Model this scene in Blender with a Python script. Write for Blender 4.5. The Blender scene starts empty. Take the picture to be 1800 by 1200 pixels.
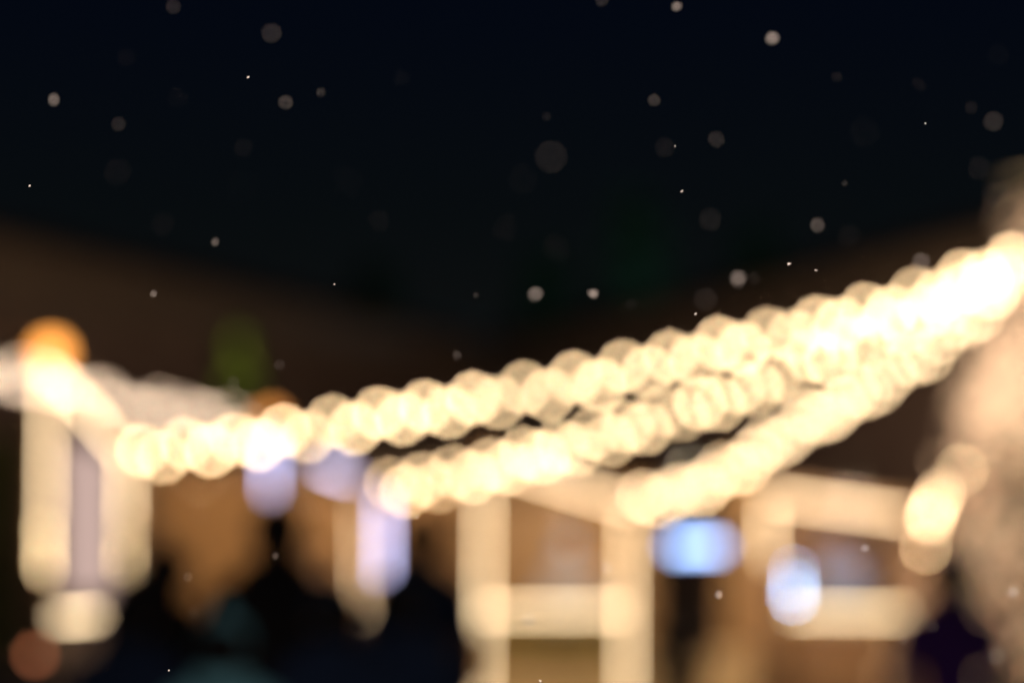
import bpy, bmesh, math, random
from mathutils import Vector, Matrix, noise
random.seed(7)
sc = bpy.context.scene
C = sc.collection

# ------------------------------------------------------------------ camera
CAM_H = 1.6
PITCH = math.atan(360 / 4250)
F = 4250.0                                   # focal length in pixels of the 1800 px wide photograph (85 mm lens)
FOCUS = 2.2
cam = bpy.data.cameras.new('camera')
cam_o = bpy.data.objects.new('camera', cam); C.objects.link(cam_o); sc.camera = cam_o
cam_o.location = (0, 0, CAM_H)
cam_o.rotation_euler = (math.pi / 2 + PITCH, 0, 0)
cam.lens = 85; cam.sensor_width = 36; cam.clip_start = 0.05; cam.clip_end = 2000
cam.dof.use_dof = True; cam.dof.focus_distance = FOCUS
cam.dof.aperture_fstop = 1.46; cam.dof.aperture_blades = 11; cam.dof.aperture_rotation = 0.2

# ------------------------------------------------------------------ renderer, exposure
cy = sc.cycles
cy.use_denoising = True; cy.denoiser = 'OPENIMAGEDENOISE'
cy.denoising_prefilter = 'ACCURATE'; cy.denoising_input_passes = 'RGB_ALBEDO_NORMAL'
cy.use_adaptive_sampling = False
cy.sample_clamp_indirect = 1.0
cy.max_bounces = 3; cy.diffuse_bounces = 2; cy.glossy_bounces = 1; cy.transmission_bounces = 2
cy.caustics_reflective = False; cy.caustics_refractive = False
sc.view_settings.view_transform = 'Standard'; sc.view_settings.look = 'None'
sc.view_settings.exposure = 0; sc.view_settings.gamma = 1; sc.view_settings.use_curve_mapping = False

# ------------------------------------------------------------------ night sky
world = bpy.data.worlds.new('World'); sc.world = world; world.use_nodes = True
wt = world.node_tree; wt.nodes.clear()
tc = wt.nodes.new('ShaderNodeTexCoord'); sep = wt.nodes.new('ShaderNodeSeparateXYZ')
ramp = wt.nodes.new('ShaderNodeValToRGB')
bg = wt.nodes.new('ShaderNodeBackground'); wo = wt.nodes.new('ShaderNodeOutputWorld')
wt.links.new(tc.outputs['Generated'], sep.inputs[0]); wt.links.new(sep.outputs['Z'], ramp.inputs[0])
cr = ramp.color_ramp
cr.elements[0].position = 0.0; cr.elements[0].color = (0.0085, 0.0070, 0.0060, 1)
cr.elements[1].position = 1.0; cr.elements[1].color = (0.0007, 0.0014, 0.0045, 1)
e = cr.elements.new(0.08); e.color = (0.0042, 0.0048, 0.0046, 1)
e = cr.elements.new(0.135); e.color = (0.0024, 0.0036, 0.0044, 1)
e = cr.elements.new(0.22); e.color = (0.0010, 0.0022, 0.0056, 1)
wt.links.new(ramp.outputs[0], bg.inputs[0]); bg.inputs[1].default_value = 1.0
wt.links.new(bg.outputs[0], wo.inputs[0])
moon = bpy.data.lights.new('moon', 'SUN'); moon.energy = 0.012; moon.color = (.7, .8, 1); moon.angle = math.radians(.5)
mo = bpy.data.objects.new('moon', moon); C.objects.link(mo); mo.rotation_euler = (math.radians(50), 0, math.radians(-30))


def ray(px, py):
    a, b = px - 900.0, 600.0 - py
    return Vector((a, F * math.cos(PITCH) - b * math.sin(PITCH), F * math.sin(PITCH) + b * math.cos(PITCH)))


def at(px, py, Y):
    r = ray(px, py)
    return Vector((0, 0, CAM_H)) + r * (Y / r.y)


# ------------------------------------------------------------------ lamps that light the market
def lamp(name, loc, watts, col, size=.08, typ='POINT', target=None, cone=90, blend=.6):
    l = bpy.data.lights.new(name, typ); l.energy = watts; l.color = col; l.shadow_soft_size = size
    o = bpy.data.objects.new(name, l); C.objects.link(o); o.location = loc
    if typ == 'SPOT':
        l.spot_size = math.radians(cone); l.spot_blend = blend
        o.rotation_euler = (Vector(target) - Vector(loc)).to_track_quat('-Z', 'Y').to_euler()
    return o


WARM = (1.0, .70, .42)
# shaded street lamp just above and behind the photographer: it catches the nearest snowflakes
lamp('street_lamp_light', (-.6, 1.0, 4.3), 900, (1, .76, .62), .15, 'SPOT', (0, 2.7, 1.8), 100, .8)


# ------------------------------------------------------------------ materials
def mat(name, col, col2=None, rough=.7, scale=6, bump=.2, stretch=(1, 1, 1), metal=0, transl=0):
    m = bpy.data.materials.new(name); m.use_nodes = True
    n = m.node_tree; b = n.nodes['Principled BSDF']
    t = n.nodes.new('ShaderNodeTexCoord'); mp = n.nodes.new('ShaderNodeMapping'); nz = n.nodes.new('ShaderNodeTexNoise')
    mp.inputs['Scale'].default_value = stretch
    nz.inputs['Scale'].default_value = scale; nz.inputs['Detail'].default_value = 6
    r = n.nodes.new('ShaderNodeValToRGB')
    c2 = col2 or tuple(x * .6 for x in col)
    r.color_ramp.elements[0].color = (*c2, 1); r.color_ramp.elements[0].position = .3
    r.color_ramp.elements[1].color = (*col, 1); r.color_ramp.elements[1].position = .7
    bp = n.nodes.new('ShaderNodeBump'); bp.inputs['Strength'].default_value = bump; bp.inputs['Distance'].default_value = .01
    n.links.new(t.outputs['Object'], mp.inputs[0]); n.links.new(mp.outputs[0], nz.inputs[0])
    n.links.new(nz.outputs[0], r.inputs[0]); n.links.new(r.outputs[0], b.inputs['Base Color'])
    n.links.new(nz.outputs[0], bp.inputs['Height']); n.links.new(bp.outputs[0], b.inputs['Normal'])
    b.inputs['Roughness'].default_value = rough; b.inputs['Metallic'].default_value = metal
    if transl:
        b.inputs['Subsurface Weight'].default_value = transl; b.inputs['Subsurface Radius'].default_value = (.01, .01, .01)
    return m


def glow(name, col, strength, vary=.12, sample=False):
    """a lamp surface: its glass gives off light; tiny variation of strength over the glass and from lamp to lamp"""
    m = bpy.data.materials.new(name); m.use_nodes = True
    n = m.node_tree; n.nodes.clear()
    em = n.nodes.new('ShaderNodeEmission'); o = n.nodes.new('ShaderNodeOutputMaterial')
    oi = n.nodes.new('ShaderNodeObjectInfo'); mr = n.nodes.new('ShaderNodeMapRange')
    mr.inputs['To Min'].default_value = strength * (1 - vary); mr.inputs['To Max'].default_value = strength * (1 + vary)
    n.links.new(oi.outputs['Random'], mr.inputs['Value']); n.links.new(mr.outputs[0], em.inputs[1])
    em.inputs[0].default_value = (*col, 1); n.links.new(em.outputs[0], o.inputs[0])
    m.cycles.emission_sampling = 'AUTO' if sample else 'NONE'
    return m


M = {
    'paving': mat('paving', (.20, .19, .18), (.10, .10, .10), .6, 3),
    'snow': mat('snow', (.85, .85, .87), (.75, .76, .80), .8, 5),
    'flake': mat('snowflake', (.95, .93, .92), (.88, .88, .9), .5, 60, .1, transl=.0),
    'wood': mat('stained_wood', (.26, .15, .075), (.14, .075, .035), .7, 4, .4, (1, 1, 6)),
    'wood_pale': mat('pale_wood', (.50, .37, .21), (.34, .24, .13), .7, 4, .4, (6, 1, 1)),
    'wood_orange': mat('orange_pine_wood', (.40, .25, .12), (.28, .16, .07), .6, 3, .4, (1, 1, 6)),
    'wood_dark': mat('dark_timber', (.15, .105, .10), (.08, .055, .055), .8, 2, .4, (4, 1, 1)),
    'shingle': mat('brown_shingles', (.18, .135, .105), (.11, .08, .065), .85, 1.2, .6, (1, 3, 3)),
    'canvas': mat('green_canvas', (.12, .14, .05), (.07, .09, .03), .9, 5),
    'olive': mat('olive_shadow', (.16, .12, .03), (.10, .07, .02), .9, 5),  # shadow tone below the centre counter, put into the colour
    'metal': mat('painted_metal', (.04, .04, .045), (.025, .025, .03), .4, 20, .05, metal=.6),
    'cable': mat('black_rubber_cable', (.02, .02, .02), None, .5, 30, .1),
    'socket': mat('black_bulb_socket', (.025, .025, .025), None, .4, 40, .05),
    'needle': mat('spruce_needles', (.05, .085, .035), (.025, .045, .02), .6, 8),
    'needle_brown': mat('spruce_needles_front', (.10, .095, .05), (.05, .05, .03), .6, 8),
    'bark': mat('bark', (.12, .08, .05), (.06, .04, .03), .9, 8),
    'orange_cloth': mat('lips', (.38, .16, .13), None, .5, 10, .05),
    'skin': mat('skin', (.55, .36, .27), (.48, .30, .22), .5, 10, .05),
    'bulb': glow('warm_bulb_glass', (1.0, .69, .37), 50, .25),
    'bulb_middle': glow('warm_bulb_glass_middle', (1.0, .69, .37), 41, .28),
    'bulb_steep': glow('warm_bulb_glass_steep', (1.0, .70, .39), 33, .32),
    'bulb_small': glow('fairy_bulb_glass', (1.0, .72, .50), 12.5, .85),
    'bulb_tree': glow('tree_bulb_glass', (1.0, .62, .36), 3.6, .5),
    'glow_green': glow('green_fill_glow', (.50, .58, .06), .34, .3),  # glow added to brighten the small spruce
    'strip': glow('warm_light_strip', (1.0, .75, .44), 8.0, .1, True),
    'strip_bright': glow('warm_light_strip_bright', (1.0, .73, .43), 8.0, .1, True),
    'strip_dim': glow('warm_light_strip_dim', (1.0, .70, .40), 5.5, .1, True),
    'cold': glow('cold_tube', (.58, .60, 1.0), 6.6, .05, True),
    'cold_lilac': glow('cold_tube_lilac', (.78, .70, 1.0), 7.5, .05, True),
    'cold_blue': glow('cold_blue_panel', (.38, .56, 1.0), 8.2, .05, True),
    'cold_bulb': glow('cold_bulb_glass', (.46, .66, 1.0), 44, .15),
    'orange': glow('orange_lantern_paper', (1.0, .37, .07), 4.8, .02),
    'orange_dim': glow('orange_lantern_paper_dim', (1.0, .36, .08), 3.2, .02),
    'red_dim': glow('red_candle_glass', (.9, .28, .12), 3.4, .02),
    'glow_panel': glow('lit_wall_glow', (.95, .66, .58), .78, .02),  # stands in for lamplight on the stall wall
}


# ------------------------------------------------------------------ mesh helpers
class MB:
    def __init__(s): s.bm = bmesh.new()

    def box(s, c, d, rot=None):
        m = Matrix.Translation(Vector(c)) @ (rot.to_4x4() if rot else Matrix()) @ Matrix.Diagonal((*d, 1))
        bmesh.ops.create_cube(s.bm, size=1, matrix=m); return s

    def beam(s, a, b, w, h):
        """rectangular bar from a to b, w wide sideways, h tall"""
        a, b = Vector(a), Vector(b); d = (b - a)
        q = d.to_track_quat('Y', 'Z').to_matrix()
        return s.box((a + b) / 2, (w, d.length, h), q)

    def tube(s, pts, r, n=8, cap=True):
        rings = []
        pts = [Vector(p) for p in pts]
        rr = r if isinstance(r, (list, tuple)) else [r] * len(pts)
        for i, p in enumerate(pts):
            d = (pts[min(i + 1, len(pts) - 1)] - pts[max(i - 1, 0)])
            q = d.to_track_quat('Z', 'Y').to_matrix()
            rings.append([s.bm.verts.new(p + q @ Vector((math.cos(t * 2 * math.pi / n) * rr[i], math.sin(t * 2 * math.pi / n) * rr[i], 0))) for t in range(n)])
        for a, b in zip(rings, rings[1:]):
            for k in range(n):
                s.bm.faces.new((a[k], a[(k + 1) % n], b[(k + 1) % n], b[k]))
        if cap:
            s.bm.faces.new(rings[0][::-1]); s.bm.faces.new(rings[-1])
        return s

    def ball(s, c, r, sub=2, sc3=(1, 1, 1)):
        bmesh.ops.create_icosphere(s.bm, subdivisions=sub, radius=r, matrix=Matrix.Translation(Vector(c)) @ Matrix.Diagonal((*sc3, 1)))
        return s

    def quad(s, pts):
        s.bm.faces.new([s.bm.verts.new(p) for p in pts]); return s

    def slab(s, pts, th):
        """four corners thickened straight down by th"""
        top = [s.bm.verts.new(p) for p in pts]; bot = [s.bm.verts.new(Vector(p) - Vector((0, 0, th))) for p in pts]
        s.bm.faces.new(top); s.bm.faces.new(bot[::-1])
        for i in range(4):
            j = (i + 1) % 4; s.bm.faces.new((top[i], bot[i], bot[j], top[j]))
        return s

    def mesh(s, name, m, smooth=False):
        bmesh.ops.recalc_face_normals(s.bm, faces=s.bm.faces)
        me = bpy.data.meshes.new(name); s.bm.to_mesh(me); s.bm.free()
        me.materials.append(m)
        if smooth:
            for p in me.polygons: p.use_smooth = True
        return me

    def build(s, name, m, parent=None, smooth=False):
        return link(name, s.mesh(name, m, smooth), parent)


def link(name, me, parent=None):
    o = bpy.data.objects.new(name, me); C.objects.link(o)
    if parent:
        o.parent = parent
        pw = Vector(parent.get('org', (0, 0, 0)))
        o.location = -pw
        o['org'] = (0, 0, 0)
    return o


def tag(o, label=None, cat=None, group=None, kind=None):
    if label: o['label'] = label
    if cat: o['category'] = cat
    if group: o['group'] = group
    if kind: o['kind'] = kind
    return o


def thing(name, loc, label, cat, group=None):
    o = bpy.data.objects.new(name, None); C.objects.link(o); o.location = loc
    o['org'] = tuple(loc); o.empty_display_size = .1
    return tag(o, label, cat, group)


# ------------------------------------------------------------------ setting: ground
g = MB()
for i in range(24):
    for j in range(30):
        x0, y0 = -24 + i * 2.0, -4 + j * 2.0
        g.quad([(x0, y0, 0), (x0 + 2, y0, 0), (x0 + 2, y0 + 2, 0), (x0, y0 + 2, 0)])
bmesh.ops.remove_doubles(g.bm, verts=g.bm.verts, dist=.001)
tag(g.build('square_paving', M['paving']), kind='structure')
g = MB(); g.quad([(-900, -300, -.03), (900, -300, -.03), (900, 1500, -.03), (-900, 1500, -.03)])
tag(g.build('ground', M['snow']), kind='structure')


# ------------------------------------------------------------------ large buildings behind
def hall(name, label, ra, rb, ea, eb, wall_drop):
    """long timber building seen obliquely: ridge ra-rb, front eave ea-eb"""
    base = Vector(((ea.x + eb.x) / 2, (ea.y + eb.y) / 2, 0))
    t = thing(name, base, label, 'building')
    MB().slab([ra, rb, eb, ea], .12).build('roof', M['shingle'], t)
    back_a = ra + (ra - ea); back_a.z = ea.z; back_b = rb + (rb - eb); back_b.z = eb.z
    MB().slab([ra + Vector((0, .02, 0)), rb + Vector((0, .02, 0)), back_b, back_a], .12).build('roof', M['shingle'], t)
    inn = (ra - ea) * .12; inn.z = 0
    wa, wb = ea + inn, eb + inn
    n = 14
    for i in range(n):
        p, q = wa.lerp(wb, i / n), wa.lerp(wb, (i + .96) / n)
        zt = min(p.z, q.z) - .1
        MB().beam((p.x, p.y, zt / 2), (q.x, q.y, zt / 2), .06, zt).build('wall_panel', M['wood_dark'], t)
    fa, fb = ea + Vector((0, -.03, .02)), eb + Vector((0, -.03, .02))
    MB().beam(fa, fb, .05, .18).build('fascia', M['wood_dark'], t)
    MB().tube([ra + Vector((0, 0, .05)), rb + Vector((0, 0, .05))], .09).build('ridge_cap', M['metal'], t)
    return t


hall('timber_hall', 'long dark brown timber hall whose roof ridge drops to the right behind the left stalls',
     at(-260, 355, 25.1), at(850, 600, 34.1), at(-260, 530, 24.5), at(850, 665, 33.5), 0)
hall('timber_hall', 'long brown timber hall whose roof ridge climbs to the right behind the light strings',
     at(860, 607, 34.2), at(2100, 318, 23.4), at(860, 765, 33.5), at(2100, 620, 22.5), 0)


# ------------------------------------------------------------------ light strips, bulbs
def strip(a, b, r, m, parent, name='light_strip'):
    return MB().tube([a, a.lerp(b, .5), b], r, 8).build(name, m, parent)


def up(p, dz=0, dy=0, dx=0): return Vector((p.x + dx, p.y + dy, p.z + dz))


def ground_pt(p): return Vector((p.x, p.y, 0))


def post(p, top, w, parent, m='wood'):
    return MB().box((p.x, p.y, top / 2), (w, w, top)).build('post', M[m], parent)


def boards(a, b, z0, z1, parent, m, n=5, th=.025, name='board'):
    """horizontal boards between plan points a and b, from height z0 to z1"""
    h = (z1 - z0) / n
    for i in range(n):
        zz = z0 + (i + .5) * h
        j = random.uniform(-.004, .004)
        MB().beam((a.x, a.y + j, zz), (b.x, b.y + j, zz), th, h * .95).build(name, M[m], parent)


def pendant(loc, label, watts, col=WARM):
    t = thing('pendant_lamp', loc, label, 'lamp')
    p = Vector(loc)
    MB().tube([p + Vector((0, 0, .02)), p + Vector((0, 0, .07)), p + Vector((0, 0, .12))], [.11, .06, .02], 12).build('lamp_shade', M['metal'], t)
    MB().tube([p + Vector((0, 0, .12)), p + Vector((0, 0, .42))], .006, 6).build('cord', M['cable'], t)
    lamp('pendant_light', p + Vector((0, 0, -.03)), watts, col, .05)
    return t


# ---- stall A, far left
YA, YB = 14.6, 17.4
a_top, a_bot = at(84, 652, YA), at(81, 915, YA)
b_top, b_bot = at(222, 800, YB), at(221, 915, YB)
sa = thing('market_stall', ground_pt(a_top), 'wooden stall at the far left outlined by two upright warm light strips', 'stall')
post(up(a_top, dy=.07), a_top.z + .05, .10, sa); post(up(b_top, dy=.07), b_top.z + .05, .10, sa)
strip(a_top, a_bot, .011, M['strip_bright'], sa); strip(up(b_top, dz=.0), b_bot, .014, M['strip_bright'], sa)
MB().beam(up(a_top, .02, .06), up(b_top, .02, .06), .10, .06).build('verge_board', M['wood'], sa)
strip(up(at(96, 655, YA), 0, -.02), up(at(228, 806, YB), 0, -.02), .013, M['strip_bright'], sa)
# glowing hatch panel: lamplight on the inner wall is put into its emission
w0, w1 = at(118, 820, 15.9), at(182, 1030, 16.6)
MB().quad([at(122, 760, 16.0), at(188, 800, 16.6), at(188, 1046, 16.6), at(122, 1046, 16.0)]).build('glow_panel', M['glow_panel'], sa)
MB().slab([up(at(60, 1066, 15.4)), up(at(60, 1066, 15.4), 0, 1.3), up(at(190, 1070, 16.7), 0, .6), up(at(190, 1070, 16.7), 0, -.2)], .05).build('counter', M['wood'], sa)
boards(ground_pt(at(60, 1066, 15.5)), ground_pt(at(200, 1070, 16.6)), .05, 1.05, sa, 'wood_dark', 6)
MB().slab([up(a_top, .18, -.3, -1.6), up(a_top, .18, -.3, .05), up(b_top, .12, .3, .1), up(b_top, .9, .4, -1.9)], .06).build('roof', M['shingle'], sa)
MB().quad([at(-120, 790, 15.6), at(34, 760, 15.6), at(34, 1260, 15.6), at(-120, 1260, 15.6)]).build('side_curtain', M['canvas'], sa)

# warm twisted rope-light rings on the lower half of both posts: bulbs strung one above another
bulb_me = MB().ball((0, 0, 0), .011, 1).mesh('fairy_bulb', M['bulb_small'])
post_bulb_me = MB().ball((0, 0, 0), .013, 1).mesh('post_bulb', glow('post_bulb_glass', (1, .73, .40), 13, .6))


def bulb_run(pts, n, jitter, me, parent, name='bulb'):
    for i in range(n):
        t = i / (n - 1) * (len(pts) - 1); k = min(int(t), len(pts) - 2)
        p = pts[k].lerp(pts[k + 1], t - k)
        o = link(name, me, parent)
        o.location = p + Vector((random.uniform(-1, 1) * jitter, random.uniform(-.02, 0), random.uniform(-1, 1) * jitter)) - Vector(parent['org'])
        o.rotation_euler.z = random.random() * 6


def light_string(name, pts, n, jit, me, label, group=None, cat='string lights', cable_r=.004):
    t = thing(name, pts[0], label, cat, group)
    MB().tube(pts, cable_r, 5).build('cable', M['cable'], t)
    bulb_run(pts, n, jit, me, t)
    return t


light_string('fairy_lights', [at(81, 922, YA), at(79, 1002, YA)], 11, .010, post_bulb_me,
             'short run of fairy lights down the left post of the far left stall')
light_string('fairy_lights', [at(221, 922, YB), at(220, 1002, YB)], 11, .012, post_bulb_me,
             'short run of fairy lights down the right post of the far left stall')
# light bar across the counter
lb = thing('light_bar', at(132, 1086, 15.0), 'short bright horizontal light bar below the counter of the far left stall', 'lamp')
MB().tube([at(94, 1084, 15.0), at(132, 1084, 15.0), at(172, 1080, 15.0)], .016, 8).build('tube', M['strip_bright'], lb)
MB().beam(up(at(92, 1084, 15.0), 0, .035), up(at(174, 1080, 15.0), 0, .035), .02, .05).build('housing', M['metal'], lb)
# counter under the lamp bar
# icicle fairy-light garland along the eave
gar = [at(-60, 650, 14.0), at(60, 662, 14.1), at(160, 690, 15.0), at(260, 710, 16.5), at(350, 732, 17.2), at(432, 748, 17.7)]
light_string('fairy_light_garland', gar, 120, .07, bulb_me, 'dense pinkish fairy light garland sloping down along the left eave')


# ---- lanterns
def lantern(p, r, m, label, drop=.3):
    t = thing('paper_lantern', p, label, 'lantern', 'orange lanterns')
    MB().ball(p, r, 3, (1, 1, .92)).build('lamp_shade', m, t, True)
    MB().tube([p + Vector((0, 0, r * .9)), p + Vector((0, 0, r * .9 + .03))], r * .3, 10).build('cap', M['metal'], t)
    MB().tube([p + Vector((0, 0, r * .9 + .03)), p + Vector((0, 0, r + drop))], .004, 5).build('cord', M['cable'], t)


lantern(at(90, 620, 14.0), .086, M['orange'], 'round bright orange lantern hanging over the left post of the far left stall', .25)
lantern(at(476, 738, 19.0), .075, M['orange_dim'], 'round dim orange lantern half hidden behind the left end of the longest light string')
lantern(at(862, 800, 22.5), .06, M['orange_dim'], 'small dim orange lantern hanging between the upper two light strings')

# ---- stall B, left of centre, cold tubes and orange back wall
YBk = 22.0
sb = thing('market_stall', Vector((-1.6, 20.0, 0)), 'wooden stall with orange back wall and cold white tubes left of centre', 'stall')
l, r_ = at(262, 960, YBk), at(800, 960, YBk)
boards(ground_pt(l), ground_pt(r_), .05, at(0, 828, YBk).z, sb, 'wood_orange', 14)
for px in (590, 632): pass
pb = at(632, 900, 20.0); post(up(pb, 0, .08), at(632, 850, 20).z, .09, sb)
pc = at(676, 850, 20.0); post(up(pc, 0, .08), at(676, 840, 20).z, .07, sb, 'metal')
pd = at(262, 900, 20.0); post(up(pd, 0, .08), at(262, 820, 20).z, .09, sb, 'wood')
MB().slab([at(250, 812, 19.6), at(700, 858, 19.6), at(810, 800, 22.4), at(240, 770, 22.4)], .05).build('roof', M['shingle'], sb)
MB().beam(at(250, 812, 19.57), at(700, 862, 19.57), .03, .12).build('fascia', M['wood'], sb)
strip(at(630, 890, 19.95), at(634, 1070, 19.95), .010, M['strip_dim'], sb)
MB().slab([at(250, 1085, 19.8), at(700, 1085, 19.8), up(at(700, 1085, 19.8), 0, .6), up(at(250, 1085, 19.8), 0, .6)], .05).build('counter', M['wood_dark'], sb)
boards(ground_pt(at(255, 1000, 19.95)), ground_pt(at(695, 1000, 19.95)), .05, .98, sb, 'wood_dark', 6)
t = thing('bulkhead_lamp', at(634, 1072, 19.85), 'warm round lamp at the foot of the strip lit post left of centre', 'lamp')
MB().ball(at(634, 1072, 19.85), .030, 2).build('glass', M['strip_dim'], t, True)
MB().box(up(at(634, 1072, 19.85), 0, .035), (.1, .02, .1)).build('base', M['metal'], t)


def tube_lamp(a, b, r, m, label, cat='tube lamp'):
    t = thing('tube_lamp', (a + b) / 2, label, cat, 'cold white tube lamps')
    MB().tube([a, a.lerp(b, .5), b], r, 10).build('tube', m, t)
    d = (b - a).normalized()
    for p, s in ((a, -1), (b, 1)):
        MB().tube([p, p + d * s * .03], r * 1.3, 10).build('end_cap', M['metal'], t)
    off = Vector((0, .045, 0))
    MB().beam(a + off, b + off, .03, .05).build('housing', M['metal'], t)


tube_lamp(at(475, 772, 19.5), at(475, 866, 19.5), .021, M['cold'], 'short upright blue white tube below the longest light string')
tube_lamp(at(562, 818, 19.7), at(668, 860, 19.7), .022, M['cold_lilac'], 'slanting lilac white tube below the longest light string')
tube_lamp(at(674, 872, 19.4), at(673, 1042, 19.4), .021, M['cold'], 'tall upright blue white tube beside the strip lit post')

# ---- stall C, centre
Yc = 21.5
c1, c2 = at(850, 900, Yc), at(1102, 900, Yc)
stc = thing('market_stall', ground_pt(c1), 'wooden stall in the centre framed by two tall warm light strips', 'stall')
post(up(c1, 0, .08), at(0, 822, Yc).z, .10, stc); post(up(c2, 0, .08), at(0, 880, Yc).z, .10, stc)
strip(at(851, 838, Yc), at(847, 1330, Yc) if at(847, 1330, Yc).z > .05 else up(at(847, 1240, Yc)), .0145, M['strip'], stc)
strip(at(1103, 892, Yc), at(1101, 1240, Yc), .0145, M['strip'], stc)
strip(at(851, 1073, Yc - .03), at(1101, 1073, Yc - .03), .014, M['strip'], stc)
va, vb = at(835, 802, Yc - .1), at(1150, 902, Yc - .1)
strip(at(862, 812, Yc - .14), at(1118, 890, Yc - .14), .014, M['strip_bright'], stc)
MB().beam(up(va, 0, .03), up(vb, 0, .03), .03, .14).build('verge_board', M['wood'], stc)
MB().slab([up(va, .1, 0), up(vb, .1, 0), up(vb, .1, 1.9, .1), up(va, .1, 1.9, 0)], .05).build('roof', M['shingle'], stc)
b1, b2 = at(815, 960, Yc + 1.7), at(1150, 960, Yc + 1.7)
boards(ground_pt(b1), ground_pt(b2), .05, at(0, 850, Yc + 1.7).z, stc, 'wood_orange', 12)
MB().slab([up(at(840, 1078, Yc), 0, .0), up(at(1112, 1078, Yc), 0, 0), up(at(1112, 1078, Yc), 0, .55), up(at(840, 1078, Yc), 0, .55)], .04).build('counter', M['wood_pale'], stc)
boards(ground_pt(up(c1, 0, .14)), ground_pt(up(c2, 0, .14)), .55, .94, stc, 'olive', 3, name='shadow_panel')  # shadow under the counter, painted as dark olive panels
boards(ground_pt(up(c1, 0, .12)), ground_pt(up(c2, 0, .12)), .04, .53, stc, 'wood_pale', 4)


# ---- low display tables in front
def table(px0, px1, py, Y, m, label, depth=.7):
    a, b = at(px0, py, Y), at(px1, py, Y)
    t = thing('display_table', Vector(((a.x + b.x) / 2, Y + depth / 2, 0)), label, 'table', 'low wooden display tables')
    n = 4
    for i in range(n):
        y0 = Y + i * depth / n
        MB().box(((a.x + b.x) / 2, y0 + depth / n / 2, a.z), (b.x - a.x, depth / n * .94, .03)).build('plank', M[m], t)
    boards(Vector((a.x + .03, Y + .03, 0)), Vector((b.x - .03, Y + .03, 0)), .2, a.z - .03, t, m, 3)
    for x in (a.x + .05, b.x - .05):
        for y in (Y + .08, Y + depth - .05):
            MB().box((x, y, (a.z - .02) / 2), (.05, .05, a.z - .02)).build('leg', M[m], t)


table(1120, 1330, 1150, 20.4, 'wood_pale', 'low pale table at the bottom edge between the centre stall and the right stall')
table(1400, 1590, 1160, 20.0, 'wood', 'low brown table at the bottom edge in front of the right stall')

# ---- stall D, right
Yd = 20.6
d1, d2 = at(1350, 900, Yd), at(1612, 900, Yd)
std = thing('market_stall', ground_pt(d1), 'wooden stall on the right with a sloping strip lit verge and lit counter', 'stall')
post(up(d1, 0, .08), at(0, 850, Yd).z, .10, std); post(up(d2, 0, .08), at(0, 905, Yd).z, .10, std)
strip(at(1349, 858, Yd), at(1350, 985, Yd), .0125, M['strip'], std)
strip(at(1352, 872, Yd - .1), at(1596, 906, Yd - .1), .0155, M['strip_bright'], std)
strip(at(1393, 1076, Yd - .03), at(1590, 1076, Yd - .03), .0125, M['strip'], std)
va, vb = at(1335, 866, Yd - .06), at(1640, 910, Yd - .06)
MB().beam(va, vb, .03, .13).build('verge_board', M['wood'], std)
MB().slab([up(va, .1, 0), up(vb, .1, 0), up(vb, .1, 1.8), up(va, .1, 1.8)], .05).build('roof', M['shingle'], std)
boards(ground_pt(at(1262, 0, Yd + 1.6)), ground_pt(at(1640, 0, Yd + 1.6)), .05, at(0, 880, Yd + 1.6).z, std, 'wood', 12)
MB().slab([at(1375, 1082, Yd), at(1615, 1082, Yd), up(at(1615, 1082, Yd), 0, .5), up(at(1375, 1082, Yd), 0, .5)], .04).build('counter', M['wood_pale'], std)
boards(ground_pt(up(at(1385, 0, Yd), 0, .1)), ground_pt(up(d2, 0, .1)), .05, .95, std, 'wood', 5)
MB().box(up(at(1300, 1010, Yd + .6)), (.28, .04, 2.0)).build('side_panel', M['wood_orange'], std)

# cold panel lamp between centre and right stalls
t = thing('panel_lamp', at(1223, 960, 22.3), 'wide blue white panel lamp between the centre stall and the right stall', 'lamp')
p0, p1 = at(1180, 960, 22.3), at(1268, 960, 22.3)
MB().beam(p0, p1, .02, .088).build('panel', M['cold_blue'], t)
MB().beam(up(p0, 0, .03, -.02), up(p1, 0, .03, .02), .03, .11).build('housing', M['metal'], t)
for p in (p0, p1): MB().tube([up(p, .05, .03), up(p, .55, .03)], .005, 5).build('cord', M['cable'], t)
# three cold bulbs one above the other
cold_me = MB().ball((0, 0, 0), .023, 2).mesh('cold_bulb', M['cold_bulb'], True)
t = thing('drop_lamp', at(1395, 1000, 20.1), 'three blue white bulbs hanging one above another in front of the right stall', 'lamp')
MB().tube([at(1396, 860, 20.12), at(1395, 1050, 20.12)], .004, 5).build('cable', M['cable'], t)
for v, k in ((1004, .62), (1029, 1), (1050, .85)):
    o = link('bulb', cold_me, t); o.scale = (k, k, k); o.location = at(1395, v, 20.08) - Vector(t['org'])

# ---- lamps inside the stalls and three added in front to brighten tables and boards
pendant(at(350, 850, 21.0), 'metal shaded pendant lamp inside the orange walled stall', 22, (1, .62, .30))
pendant(at(560, 872, 21.0), 'metal shaded pendant lamp behind the slanting lilac tube', 14, (1, .66, .38))
pendant(at(760, 850, 21.2), 'metal shaded pendant lamp left of the centre stall posts', 12, (1, .60, .34))
pendant(at(985, 882, 22.2), 'metal shaded pendant lamp inside the centre stall', 30, (1, .76, .52))
pendant(at(1290, 900, 21.4), 'metal shaded pendant lamp at the left side of the right stall', 20, (1, .66, .30))
pendant(at(1480, 925, 21.4), 'metal shaded pendant lamp inside the right stall', 16, (.9, .82, .9))
pendant(at(1210, 830, 19.6), 'added metal shaded pendant lamp over the low pale table', 45, (1, .76, .50))  # added to brighten the pale table
pendant(at(985, 810, 20.3), 'added metal shaded pendant lamp in front of the centre stall', 46, (1, .76, .50))  # added to brighten the front boards of the centre stall
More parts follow.
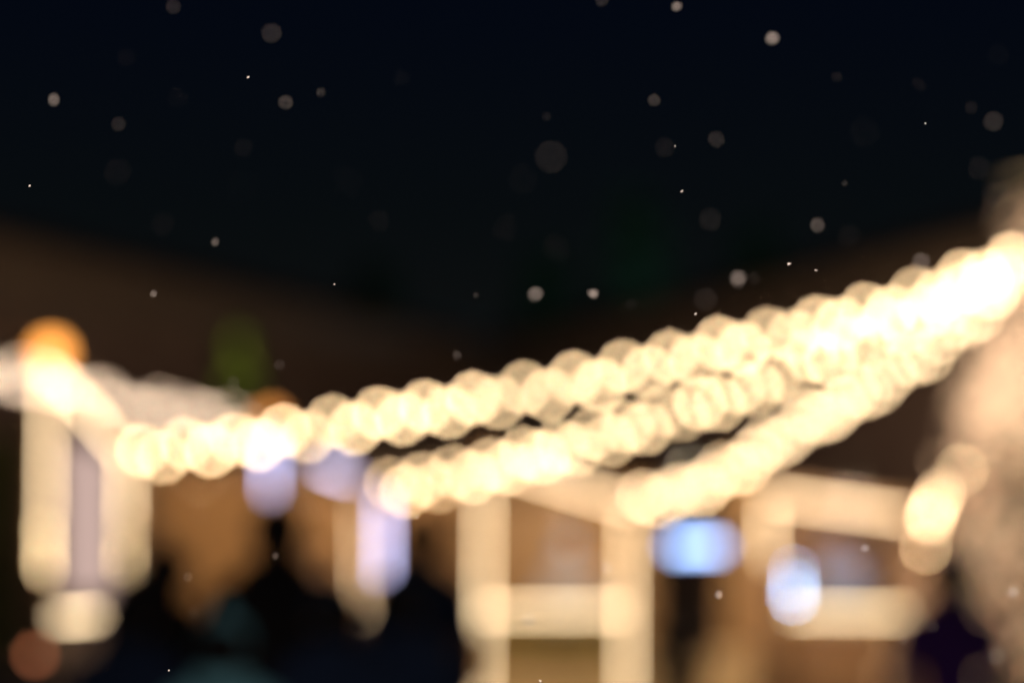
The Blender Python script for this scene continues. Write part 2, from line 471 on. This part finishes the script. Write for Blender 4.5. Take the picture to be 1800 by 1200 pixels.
pendant(at(1500, 878, 19.4), 'added metal shaded pendant lamp over the low brown table', 50, (1, .76, .52))  # added to brighten the brown table; the lit verge hides it
# light thrown by the strings of bulbs on their surroundings
lamp('tree_glow', at(1720, 560, 19.6), 330, (1, .66, .36), .3)
lamp('tree_glow', at(1840, 700, 15.2), 160, (1, .66, .42), .3)
lamp('garland_glow', at(150, 640, 18.2), 90, (1, .70, .46), .3)
for px, py, Y, w in ((500, 745, 18.6, 18), (950, 700, 18.0, 26), (1350, 600, 17.6, 40), (1700, 500, 17.2, 60),
                     (1000, 790, 20.6, 18), (1300, 830, 22.5, 25), (1560, 640, 19, 40)):
    lamp('string_glow', at(px, py, Y), w, (1, .70, .38), .3)


# ------------------------------------------------------------------ festoon strings
def bulb_mesh(m, r):
    b = MB()
    prof = [(0.0, -1.0), (.5, -.86), (.87, -.5), (1.0, 0), (.87, .45), (.6, .85), (.42, 1.2), (.36, 1.5)]
    pts = [Vector((0, 0, z * r)) for _, z in prof]; rad = [max(x, .05) * r for x, _ in prof]
    rings = []
    n = 10
    for p, q in zip(pts, rad):
        rings.append([b.bm.verts.new((math.cos(k * 2 * math.pi / n) * q, math.sin(k * 2 * math.pi / n) * q, p.z)) for k in range(n)])
    for a, c in zip(rings, rings[1:]):
        for k in range(n): b.bm.faces.new((a[k], a[(k + 1) % n], c[(k + 1) % n], c[k]))
    b.bm.faces.new(rings[0]); b.bm.faces.new(rings[-1])
    return b.mesh('bulb', m, True)


RB = .0215
bulb_main, bulb_middle, bulb_steep = (bulb_mesh(M[k], RB) for k in ('bulb', 'bulb_middle', 'bulb_steep'))
socket_me = MB().tube([(0, 0, RB * 1.45), (0, 0, RB * 1.9), (0, 0, RB * 3.2)], [RB * .55, RB * .62, RB * .5], 8).mesh('socket', M['socket'])


def festoon(ctrl, T, E_, spacing, drops, label, me):
    """ctrl: points of the photograph the cable follows; it hangs in the vertical plane through T and E_"""
    pts = []
    for (u, v) in ctrl:
        r = ray(u, v); k = r.x / r.y
        dx, dy = E_.x - T.x, E_.y - T.y
        t = (k * T.y - T.x) / (dx - k * dy)
        pts.append(at(u, v, T.y + dy * t))
    fine = []
    for i in range(len(pts) - 1):                      # smooth the cable
        p0, p1, p2, p3 = pts[max(i - 1, 0)], pts[i], pts[i + 1], pts[min(i + 2, len(pts) - 1)]
        for k in range(12):
            s = k / 12
            fine.append(.5 * ((2 * p1) + (p2 - p0) * s + (2 * p0 - 5 * p1 + 4 * p2 - p3) * s * s + (3 * p1 - p0 - 3 * p2 + p3) * s ** 3))
    fine.append(pts[-1])
    root = thing('string_lights', fine[-1], label, 'string lights', 'festoon strings fanning out from the tree')
    MB().tube([up(p, RB * 3.2 + .012) for p in fine], .005, 5).build('cable', M['cable'], root)
    acc, nxt, k = 0, 0.0, 0
    for a, b in zip(fine, fine[1:]):
        L = (b - a).length
        while nxt <= acc + L:
            p = a.lerp(b, (nxt - acc) / L)
            d = drops[k % len(drops)] + random.uniform(-.012, .012)
            bl = link('bulb', me, root)
            bl.location = up(p, -d) - Vector(root['org'])
            bl.rotation_euler = (random.uniform(-.15, .15), random.uniform(-.15, .15), random.random() * 6)
            so = bpy.data.objects.new('socket', socket_me); C.objects.link(so); so.parent = bl
            if d > .02:
                MB().tube([(0, 0, RB * 3.2), (0, 0, RB * 3.2 + d)], .0035, 5)
                cb = drop_mesh.copy() if False else bpy.data.objects.new('drop_cable', drop_mesh)
                C.objects.link(cb); cb.parent = bl; cb.scale = (1, 1, d)
                cb.location = (0, 0, RB * 3.2)
            k += 1
            nxt += spacing * random.uniform(.94, 1.06)
        acc += L
    return root


drop_mesh = MB().tube([(0, 0, 0), (0, 0, 1)], .0035, 5).mesh('drop_cable', M['cable'])
T = at(1790, 460, 16.5)
festoon([(248, 789), (338, 780), (427, 768), (520, 752), (597, 740), (680, 726), (775, 710), (863, 695), (937, 679), (1033, 662), (1110, 643),
         (1197, 625), (1272, 604), (1350, 586), (1438, 564), (1517, 543), (1597, 518), (1677, 490), (1752, 462), (1782, 452)],
        T, at(245, 790, 17.15), .172, (0, .072), 'longest string of warm bulbs running from the right down to the far left stall', bulb_main)
festoon([(686, 850), (740, 838), (817, 823), (900, 803), (973, 781), (1060, 757), (1187, 714), (1323, 670), (1447, 618), (1600, 552), (1700, 503), (1775, 470)],
        T, at(686, 852, 19.4), .160, (0, .085, .03, .095), 'middle string of warm bulbs ending just left of the centre stall', bulb_middle)
festoon([(1130, 872), (1170, 866), (1215, 852), (1262, 829), (1310, 803), (1360, 768), (1430, 728), (1510, 686), (1580, 640), (1650, 590), (1710, 540), (1774, 488)],
        T, at(1130, 873, 20.9), .158, (0, .06, .085, .03), 'steepest and densest string of warm bulbs ending right of the centre stall', bulb_steep)
# loose end of bulbs hanging off the tree down to the right stall
E4 = [at(1695, 800, 16.6), at(1665, 845, 16.9), at(1645, 882, 17.2), at(1632, 915, 17.5), at(1626, 962, 17.7)]
t = thing('string_lights', E4[0], 'short string of warm bulbs drooping beside the right end of the right stall', 'string lights')
MB().tube([up(p, .055) for p in E4], .005, 5).build('cable', M['cable'], t)
for (u, v, Y) in ((1690, 826, 16.7), (1653, 868, 17.0), (1646, 882, 17.1), (1641, 893, 17.2), (1634, 905, 17.3), (1636, 913, 17.35), (1627, 962, 17.7)):
    o = link('bulb', bulb_middle, t); o.location = at(u, v, Y) - Vector(t['org']); o.scale = (.70, .70, .70)
    so = bpy.data.objects.new('socket', socket_me); C.objects.link(so); so.parent = o


# ------------------------------------------------------------------ conifers
def conifer(name, base, h, r0, n, needle, label, cat='tree', group=None, card=.12, arc=None, droop=.25):
    t = thing(name, base, label, cat, group)
    B = Vector(base)
    MB().tube([B, B + Vector((0, 0, h * .5)), B + Vector((0, 0, h))], [r0 * .09, r0 * .05, .01], 8).build('trunk', M['bark'], t)
    b = MB(); bm = b.bm
    levels = max(6, int(h / .45))
    for i in range(n):
        z = (random.random() ** 1.4)
        lvl = (z * levels) % 1.0
        rr = r0 * (1 - z) * (.72 + .28 * (1 - lvl)) + .02
        a = random.uniform(*arc) if arc else random.uniform(0, 2 * math.pi)
        rr *= (.88 + .18 * noise.noise(Vector((a * 2.1, z * levels * .7, 3)))) * random.uniform(.55, 1.05)
        p = B + Vector((math.cos(a) * rr, math.sin(a) * rr, h * (.06 + .94 * z) - droop * rr * .5))
        d = Vector((math.cos(a), math.sin(a), random.uniform(-.6, .25))).normalized()
        s = d.cross(Vector((0, 0, 1))).normalized() * card * .35 + Vector((0, 0, random.uniform(-.03, .03)))
        e_ = d * card * random.uniform(.7, 1.4)
        bm.faces.new([bm.verts.new(p - s), bm.verts.new(p + s), bm.verts.new(p + s * .5 + e_), bm.verts.new(p - s * .5 + e_)])
    cr_ = b.build('crown', M[needle], t); cr_['kind'] = 'stuff'
    return t


tree_c = Vector((5.55, 17.9, 0))
big = conifer('christmas_tree', tree_c, 10.5, 2.65, 26000, 'needle_brown', 'tall christmas tree covered in warm fairy lights at the right edge', 'christmas tree', card=.16)
tb = MB().ball((0, 0, 0), .013, 1).mesh('tree_bulb', M['bulb_tree'])
tb2 = MB().ball((0, 0, 0), .017, 1).mesh('tree_bulb_orange', glow('amber_bulb_glass', (1, .42, .20), 2.4, .5))
n = 0
while n < 290:
    z = random.uniform(.02, .60); a = random.uniform(math.pi * .85, math.pi * 1.6)
    rr = 2.65 * (1 - z) * random.uniform(.93, 1.04)
    p = tree_c + Vector((math.cos(a) * rr, math.sin(a) * rr, 10.5 * (.06 + .94 * z) - .2))
    if p.x / p.y > .232 or p.z > 4.0: continue
    if p.z > 3.4 and random.random() > .5: continue
    if p.z < 2.2 and random.random() > .75: continue
    o = link('bulb', tb if random.random() > (.15 if p.z > 2.2 else .5) else tb2, big); o.location = p - tree_c
    s_ = random.choice((.85, 1, 1.1, 1.25)); o.scale = (s_,) * 3
    n += 1

more = MB()
k = 0
while k < 900:
    z = random.uniform(.02, .60); a = random.uniform(math.pi * .85, math.pi * 1.6)
    rr = 2.65 * (1 - z) * (random.uniform(.80, 1.10))
    p = tree_c + Vector((math.cos(a) * rr, math.sin(a) * rr, 10.5 * (.06 + .94 * z) - .2))
    if p.x / p.y > .24 or p.z > 4.2: continue
    if p.z > 3.3 and random.random() > .45: continue
    if p.z < 2.4 and random.random() > .38: continue
    more.ball(p, .012, 1); k += 1
more = more.build('fairy_lights', M['bulb_tree'], big); more['kind'] = 'stuff'

small = conifer('spruce_tree', at(420, 1180, 20.6) * 1.0 if False else Vector((at(420, 600, 23.2).x, 23.2, 0)), at(420, 575, 23.2).z, .8, 5000, 'needle',
                'small spruce with added green glow bulbs rising behind the orange walled stall', 'tree', card=.10)
gb = MB().ball((0, 0, 0), .030, 1).mesh('green_glow_ball', M['glow_green'])  # glowing balls added in place of light falling on the spruce top
for i in range(26):
    v = 592 + i * 4.0; w_ = 6 + i * .9
    o = link('bulb', gb, small); o.location = at(420 + random.uniform(-w_, w_), v, 22.95) - Vector(small['org'])
for (px, Y, top, r, lab) in ((1120, 44, 345, 2.6, 'dark spruce beyond the roofs, tallest one above the centre'),
                             (1330, 47, 400, 2.4, 'dark spruce beyond the roofs, right of the tallest one'),
                             (960, 46, 440, 2.2, 'dark spruce beyond the roofs, left of the tallest one'),
                             (660, 48, 470, 2.2, 'dark spruce beyond the roofs, farthest left of the four')):
    p = at(px, top, Y)
    conifer('spruce_tree', Vector((p.x, Y, 0)), p.z, r, 5000, 'needle', lab, 'tree', 'dark spruces beyond the halls', card=.35)
lamp('spruce_fill_light', (at(1190, 0, 40).x, 38.5, 5.2), 800, (.42, .80, 1.0), .3)  # added fill light without a fixture, brightens the far spruces


# ------------------------------------------------------------------ people
def skin_mesh(name, verts, edges, m, parent, sub=2):
    me = bpy.data.meshes.new(name); me.from_pydata([v[:3] for v in verts], edges, []); me.update()
    o = bpy.data.objects.new(name, me); C.objects.link(o)
    sm = o.modifiers.new('skin', 'SKIN')
    for i, v in enumerate(verts):
        r = v[3]; rr = (r, r) if not isinstance(r, tuple) else r
        me.skin_vertices[0].data[i].radius = rr
    me.skin_vertices[0].data[0].use_root = True
    sb_ = o.modifiers.new('sub', 'SUBSURF'); sb_.levels = 1; sb_.render_levels = 1
    me.materials.append(m); o.parent = parent
    return o


def person(loc, height, rz, coat, legs, label, hat=None, hair=None, scarf=None):
    t = thing('person', loc, label, 'person'); s = height / 1.75
    t.rotation_euler.z = rz
    root = bpy.data.objects.new
    V = [(0, 0, .95, .11), (0, 0, 1.10, .10), (0, 0, 1.28, .11), (0, 0, 1.42, .075), (0, -.01, 1.50, .055), (0, -.02, 1.55, .058),
         (0, -.02, 1.62, .088), (0, -.02, 1.68, .082),
         (.19, 0, 1.40, .048), (.25, -.01, 1.14, .042), (.20, -.12, .95, .036), (.17, -.15, .90, .03),
         (-.19, 0, 1.40, .048), (-.25, -.01, 1.14, .042), (-.20, -.12, .95, .036), (-.17, -.15, .90, .03),
         (.10, 0, .86, .08), (.11, -.02, .50, .058), (.11, .01, .10, .042), (.11, -.14, .03, .035),
         (-.10, 0, .86, .08), (-.11, .02, .50, .058), (-.12, .03, .10, .042), (-.12, -.12, .03, .035)]
    E_ = [(0, 1), (1, 2), (2, 3), (3, 4), (4, 5), (5, 6), (6, 7), (3, 8), (8, 9), (9, 10), (10, 11), (3, 12), (12, 13), (13, 14), (14, 15),
          (0, 16), (16, 17), (17, 18), (18, 19), (0, 20), (20, 21), (21, 22), (22, 23)]
    def fl(v, k=1.0):
        return (v[0] * s, v[1] * s, v[2] * s, v[3] * s * k)
    body = skin_mesh('body', [fl(v) for v in V], E_, M['skin'], t)
    # face
    f = MB()
    f.ball((0, -.105 * s, 1.625 * s), .016 * s, 1, (.8, 1.2, 1.3))
    o = f.build('nose', M['skin'], t); o.location = (0, 0, 0)
    f = MB(); f.ball((0, -.10 * s, 1.585 * s), .016 * s, 1, (1.5, .6, .4)); o = f.build('mouth', M['orange_cloth'], t); o.location = (0, 0, 0)
    for x in (.033, -.033):
        f = MB(); f.ball((x * s, -.094 * s, 1.65 * s), .011 * s, 1); o = f.build('eye', M['cable'], t); o.location = (0, 0, 0)
        f = MB(); f.ball((x * 2.67 * s, -.02 * s, 1.63 * s), .02 * s, 1, (.5, 1, 1.4)); o = f.build('ear', M['skin'], t); o.location = (0, 0, 0)
    # coat (with both hands in its pockets), trousers, boots
    cv = [(0, 0, .82, (.20, .16)), (0, 0, 1.0, (.185, .145)), (0, 0, 1.12, (.165, .13)), (0, 0, 1.28, (.20, .155)), (0, 0, 1.41, (.17, .135)), (0, 0, 1.52, (.085, .085)),
          (.20, 0, 1.40, .095), (.27, -.01, 1.14, .066), (.20, -.13, .93, .056), (-.20, 0, 1.40, .095), (-.27, -.01, 1.14, .066), (-.20, -.13, .93, .056)]
    cv = [(v[0] * s, v[1] * s, v[2] * s, tuple(q * s for q in v[3]) if isinstance(v[3], tuple) else v[3] * s) for v in cv]
    skin_mesh('coat', cv, [(0, 1), (1, 2), (2, 3), (3, 4), (4, 5), (4, 6), (6, 7), (7, 8), (4, 9), (9, 10), (10, 11)], coat, t)
    tv = [(0, 0, .90, .15), (.105, 0, .84, .11), (.11, -.02, .50, .08), (.11, .01, .12, .062), (-.105, 0, .84, .11), (-.11, .02, .50, .08), (-.12, .03, .12, .062)]
    skin_mesh('trousers', [fl(v) for v in tv], [(0, 1), (1, 2), (2, 3), (0, 4), (4, 5), (5, 6)], legs, t)
    for x, y in ((.11, .01), (-.12, .03)):
        bo = MB(); bo.tube([(x * s, y * s, .16 * s), (x * s, y * s, .08 * s), (x * s, (y - .01) * s, .0)], [.062 * s, .055 * s, .058 * s], 10)
        bo.ball((x * s, (y - .10) * s, .04 * s), .055 * s, 2, (.9, 1.7, .72))
        o = bo.build('boot', M['cable'], t, True); o.location = (0, 0, 0)
    if hat:
        h = MB(); h.ball((0, -.01 * s, 1.705 * s), .118 * s, 3, (.93, 1.05, .85)); h.tube([(0, -.01 * s, 1.665 * s), (0, -.01 * s, 1.70 * s)], .122 * s, 16)
        h.ball((0, 0, 1.825 * s), .035 * s, 2)
        o = h.build('knitted_hat', hat, t, True); o.location = (0, 0, 0)
    hair = hair or black
    if rz > 1: scarf = scarf or coat
    if hair:
        h = MB(); h.ball((0, .015 * s, 1.68 * s), .118 * s, 3, (.92, 1, .95)); h.ball((0, .045 * s, 1.60 * s), .088 * s, 3, (1, .6, 1.0))
        o = h.build('hair', hair, t, True); o.location = (0, 0, 0)
    if scarf:
        h = MB(); ring = [(math.cos(k * .6283) * .10 * s, math.sin(k * .6283) * .095 * s, 1.50 * s + .01 * math.sin(k * 2)) for k in range(11)]
        h.tube(ring, .058 * s, 8)
        o = h.build('scarf', scarf, t, True); o.location = (0, 0, 0)
    return t


def cloth(name, c):
    m = mat(name, c, tuple(x * .6 for x in c), .95, 30, .2)
    m.node_tree.nodes['Principled BSDF'].inputs['Specular IOR Level'].default_value = .1
    return m


def place(px, Y): p = at(px, 960, Y); return Vector((p.x, Y, 0))


navy, black, teal, purple, grey, char = (cloth('navy_wool', (.012, .024, .06)), cloth('black_cloth', (.010, .010, .012)), cloth('teal_fleece', (.12, .34, .44)),
                                         cloth('purple_fabric', (.045, .015, .12)), cloth('pale_grey_fleece', (.42, .42, .48)), cloth('charcoal_cloth', (.03, .028, .032)))
bluegrey = cloth('blue_grey_fleece', (.25, .30, .42))
person(place(487, 9.4), 1.74, 3.3, black, black, 'dark silhouetted person in black coat in front of the stall left of centre', hair=black)
person(place(742, 11.5), 1.70, 2.7, navy, black, 'dark silhouetted person between the blue tube and the centre stall post', hat=black)
person(place(700, 9.0), 1.46, 3.0, navy, navy, 'short dark person in navy, low at the bottom edge left of the centre stall', hat=navy)
person(place(590, 8.6), 1.43, 3.5, navy, black, 'short dark person in navy beside the black coated person, at the bottom edge', hat=navy)
person(place(290, 9.6), 1.56, 3.1, black, black, 'dark silhouetted short person in black right of the far left stall', hat=black)
person(place(396, 8.2), 1.33, 3.0, teal, black, 'small person in teal jacket at the bottom edge', hat=teal)
person(place(232, 8.8), 1.42, 2.9, navy, black, 'short dark person lowest left, nearest the short light bar', hat=black)
person(place(1668, 10.5), 1.54, 3.4, purple, black, 'person in dark purple jacket at the bottom right before the big tree', hat=purple)
person(place(1190, 17.0), 1.22, 2.8, char, char, 'short person in charcoal coat under the blue white panel lamp', hat=char)
person(place(1000, 22.5), 1.62, .1, grey, black, 'vendor in pale grey fleece inside the centre stall', hat=bluegrey)
person(place(1475, 21.6), 1.66, -.1, bluegrey, black, 'vendor in blue grey fleece inside the right stall', hair=char)
person(place(560, 21.0), 1.62, .2, char, black, 'vendor in charcoal coat behind the slanting lilac tube', hair=char)


# small candle lantern low at the far left
p = at(62, 1150, 12.0)
t = thing('candle_lantern', p, 'small dim red candle lantern in the bottom left corner', 'lantern')
MB().ball(p, .024, 2).build('candle_glass', M['red_dim'], t, True)
MB().box(up(p, -.045), (.11, .11, .02)).build('base', M['metal'], t)
MB().box(up(p, .07), (.11, .11, .02)).build('lid', M['metal'], t)
for sx in (-1, 1):
    for sy in (-1, 1): MB().box(up(p, .0125, sy * .048, sx * .048), (.008, .008, .095)).build('bar', M['metal'], t)
tt = thing('barrel_table', (p.x, p.y, 0), 'dark wooden barrel standing under the red candle lantern', 'barrel')
hb = p.z - .056
MB().tube([(p.x, p.y, 0), (p.x, p.y, hb * .25), (p.x, p.y, hb * .5), (p.x, p.y, hb * .75), (p.x, p.y, hb)], [.24, .29, .31, .29, .24], 16).build('cask', M['wood_dark'], tt)
for zz in (.2, .8): MB().tube([(p.x, p.y, hb * zz - .02), (p.x, p.y, hb * zz + .02)], .30, 16).build('hoop', M['metal'], tt)


# ------------------------------------------------------------------ falling snow
def flake_mesh(seed):
    rnd = random.Random(seed); b = MB()
    for k in range(5):
        b.ball((rnd.uniform(-.28, .28), rnd.uniform(-.28, .28), rnd.uniform(-.28, .28)), rnd.uniform(.2, .34), 1,
               (rnd.uniform(.6, 1.2), rnd.uniform(.6, 1.2), rnd.uniform(.5, 1.2)))
    return b.mesh('snowflake', M['flake'])


flakes = [flake_mesh(i) for i in range(5)]
K = 164.2 / 1.46
FL = [(95,175,20,.45,'y'),(208,218,26,.12,''),(305,12,26,.14,''),(478,59,36,.13,''),(501,181,26,.2,''),(564,163,16,.12,''),(223,101,34,.02,''),(313,172,38,.02,''),
(428,259,32,.025,''),(207,303,50,.03,''),(52,328,6,.4,''),(378,425,14,.5,''),(270,517,12,.45,''),(588,500,4,.3,''),(837,519,10,.15,''),(667,389,40,.045,''),
(703,136,32,.03,''),(961,205,16,.05,''),(1057,0,24,.12,''),(1191,12,16,.6,''),(1358,67,22,.5,''),(1150,176,22,.2,''),(1187,257,4,.3,''),(1168,260,36,.05,''),
(1259,245,30,.1,''),(970,276,60,.08,''),(918,315,56,.035,''),(1199,337,6,.6,''),(1248,386,42,.06,''),(1437,395,26,.25,''),(1492,413,40,.04,''),(1470,135,20,.04,''),
(1615,150,26,.03,''),(1707,190,22,.06,''),(1746,214,36,.15,''),(1755,98,38,.03,''),(1521,232,58,.025,''),(1721,295,42,.05,''),(1750,342,50,.05,''),(1485,322,10,.05,''),
(1387,464,8,.3,''),(1435,475,7,.8,''),(1223,552,6,.8,''),(1298,492,28,.5,''),(1326,489,24,.08,''),(1240,527,44,.08,''),(1110,534,18,.06,''),(1043,516,16,.8,''),
(941,517,26,.5,''),(1620,460,32,.3,''),(804,625,18,.2,''),(491,641,20,.15,''),(410,674,24,.15,''),(733,909,5,.5,''),(484,977,12,.4,''),(330,1013,18,.25,''),
(342,1075,24,.08,''),(350,905,38,.04,''),(1066,997,22,.4,''),(930,1088,28,.35,''),(1263,1046,14,.7,''),(1521,963,14,.7,''),(1781,1041,20,.7,''),(1752,1154,34,.3,''),
(1640,1101,24,.1,''),(1589,1126,16,.2,''),(1398,925,4,.8,''),(950,1196,8,.7,''),(297,1178,4,.4,''),(1530,1010,44,.06,''),(286,395,40,.02,''),(890,400,50,.02,''),
(610,320,60,.015,''),(430,330,60,.012,''),(980,437,54,.025,''),(1627,217,4,.3,''),(436,137,6,.05,'')]


def region(u, v):
    if v < 110: row = 'at the top edge of the dark sky'
    elif v < 260: row = 'high in the dark sky'
    elif v < 400: row = 'in the middle of the dark sky'
    elif v < 700: row = 'low in the sky above the roofs'
    elif v < 1000: row = 'among the stalls'
    else: row = 'near the bottom edge'
    if u < 300: col = 'far left'
    elif u < 620: col = 'left'
    elif u < 860: col = 'left of centre'
    elif u < 1080: col = 'centre'
    elif u < 1300: col = 'right of centre'
    elif u < 1560: col = 'right'
    else: col = 'far right'
    return row + ', ' + col


bucket = {}
for i, (u, v, D, b, _) in enumerate(FL):
    sz = 'tiny sharp' if D < 9 else 'small' if D < 18 else 'medium blurred' if D < 30 else 'large blurred' if D < 45 else 'largest blurred'
    br = 'bright' if b > .35 else 'pale' if b > .1 else 'dim' if b > .035 else 'barely visible'
    bucket.setdefault(f'{br} {sz} snowflake {region(u, v)}', []).append(i)
lab = {}
for k, ids in bucket.items():
    ids.sort(key=lambda i: FL[i][0])
    names = {1: [''], 2: ['left one of two: ', 'right one of two: '], 3: ['left one of three: ', 'middle one of three: ', 'right one of three: ']}.get(len(ids), [f'number {j + 1} from the left: ' for j in range(len(ids))])
    for j, i in enumerate(ids): lab[i] = (names[j] + k).strip().replace('above the roofs, ', '').replace(' one of ', ' of ').replace('largest blurred', 'largest').replace('in the middle of the dark sky', 'midway up the sky')
for i, (u, v, D, b, front) in enumerate(FL):
    coc = max(D * .96, .5)
    if D < 9: coc = D * .3
    Yf = FOCUS / (1 - coc / K)
    size = coc * math.sqrt(b ** 1.45 / 1.4)
    size = min(max(size, 2.0), D * .9)
    if D < 9: size = D * .8
    sm = size / F * Yf
    o = bpy.data.objects.new('snowflake', flakes[i % 5]); C.objects.link(o)
    o.location = at(u, v, Yf); o.scale = (sm, sm, sm * random.uniform(.8, 1.3))
    o.rotation_euler = (random.random() * 6, random.random() * 6, random.random() * 6)
    tag(o, lab[i], 'snowflake', 'falling snowflakes')
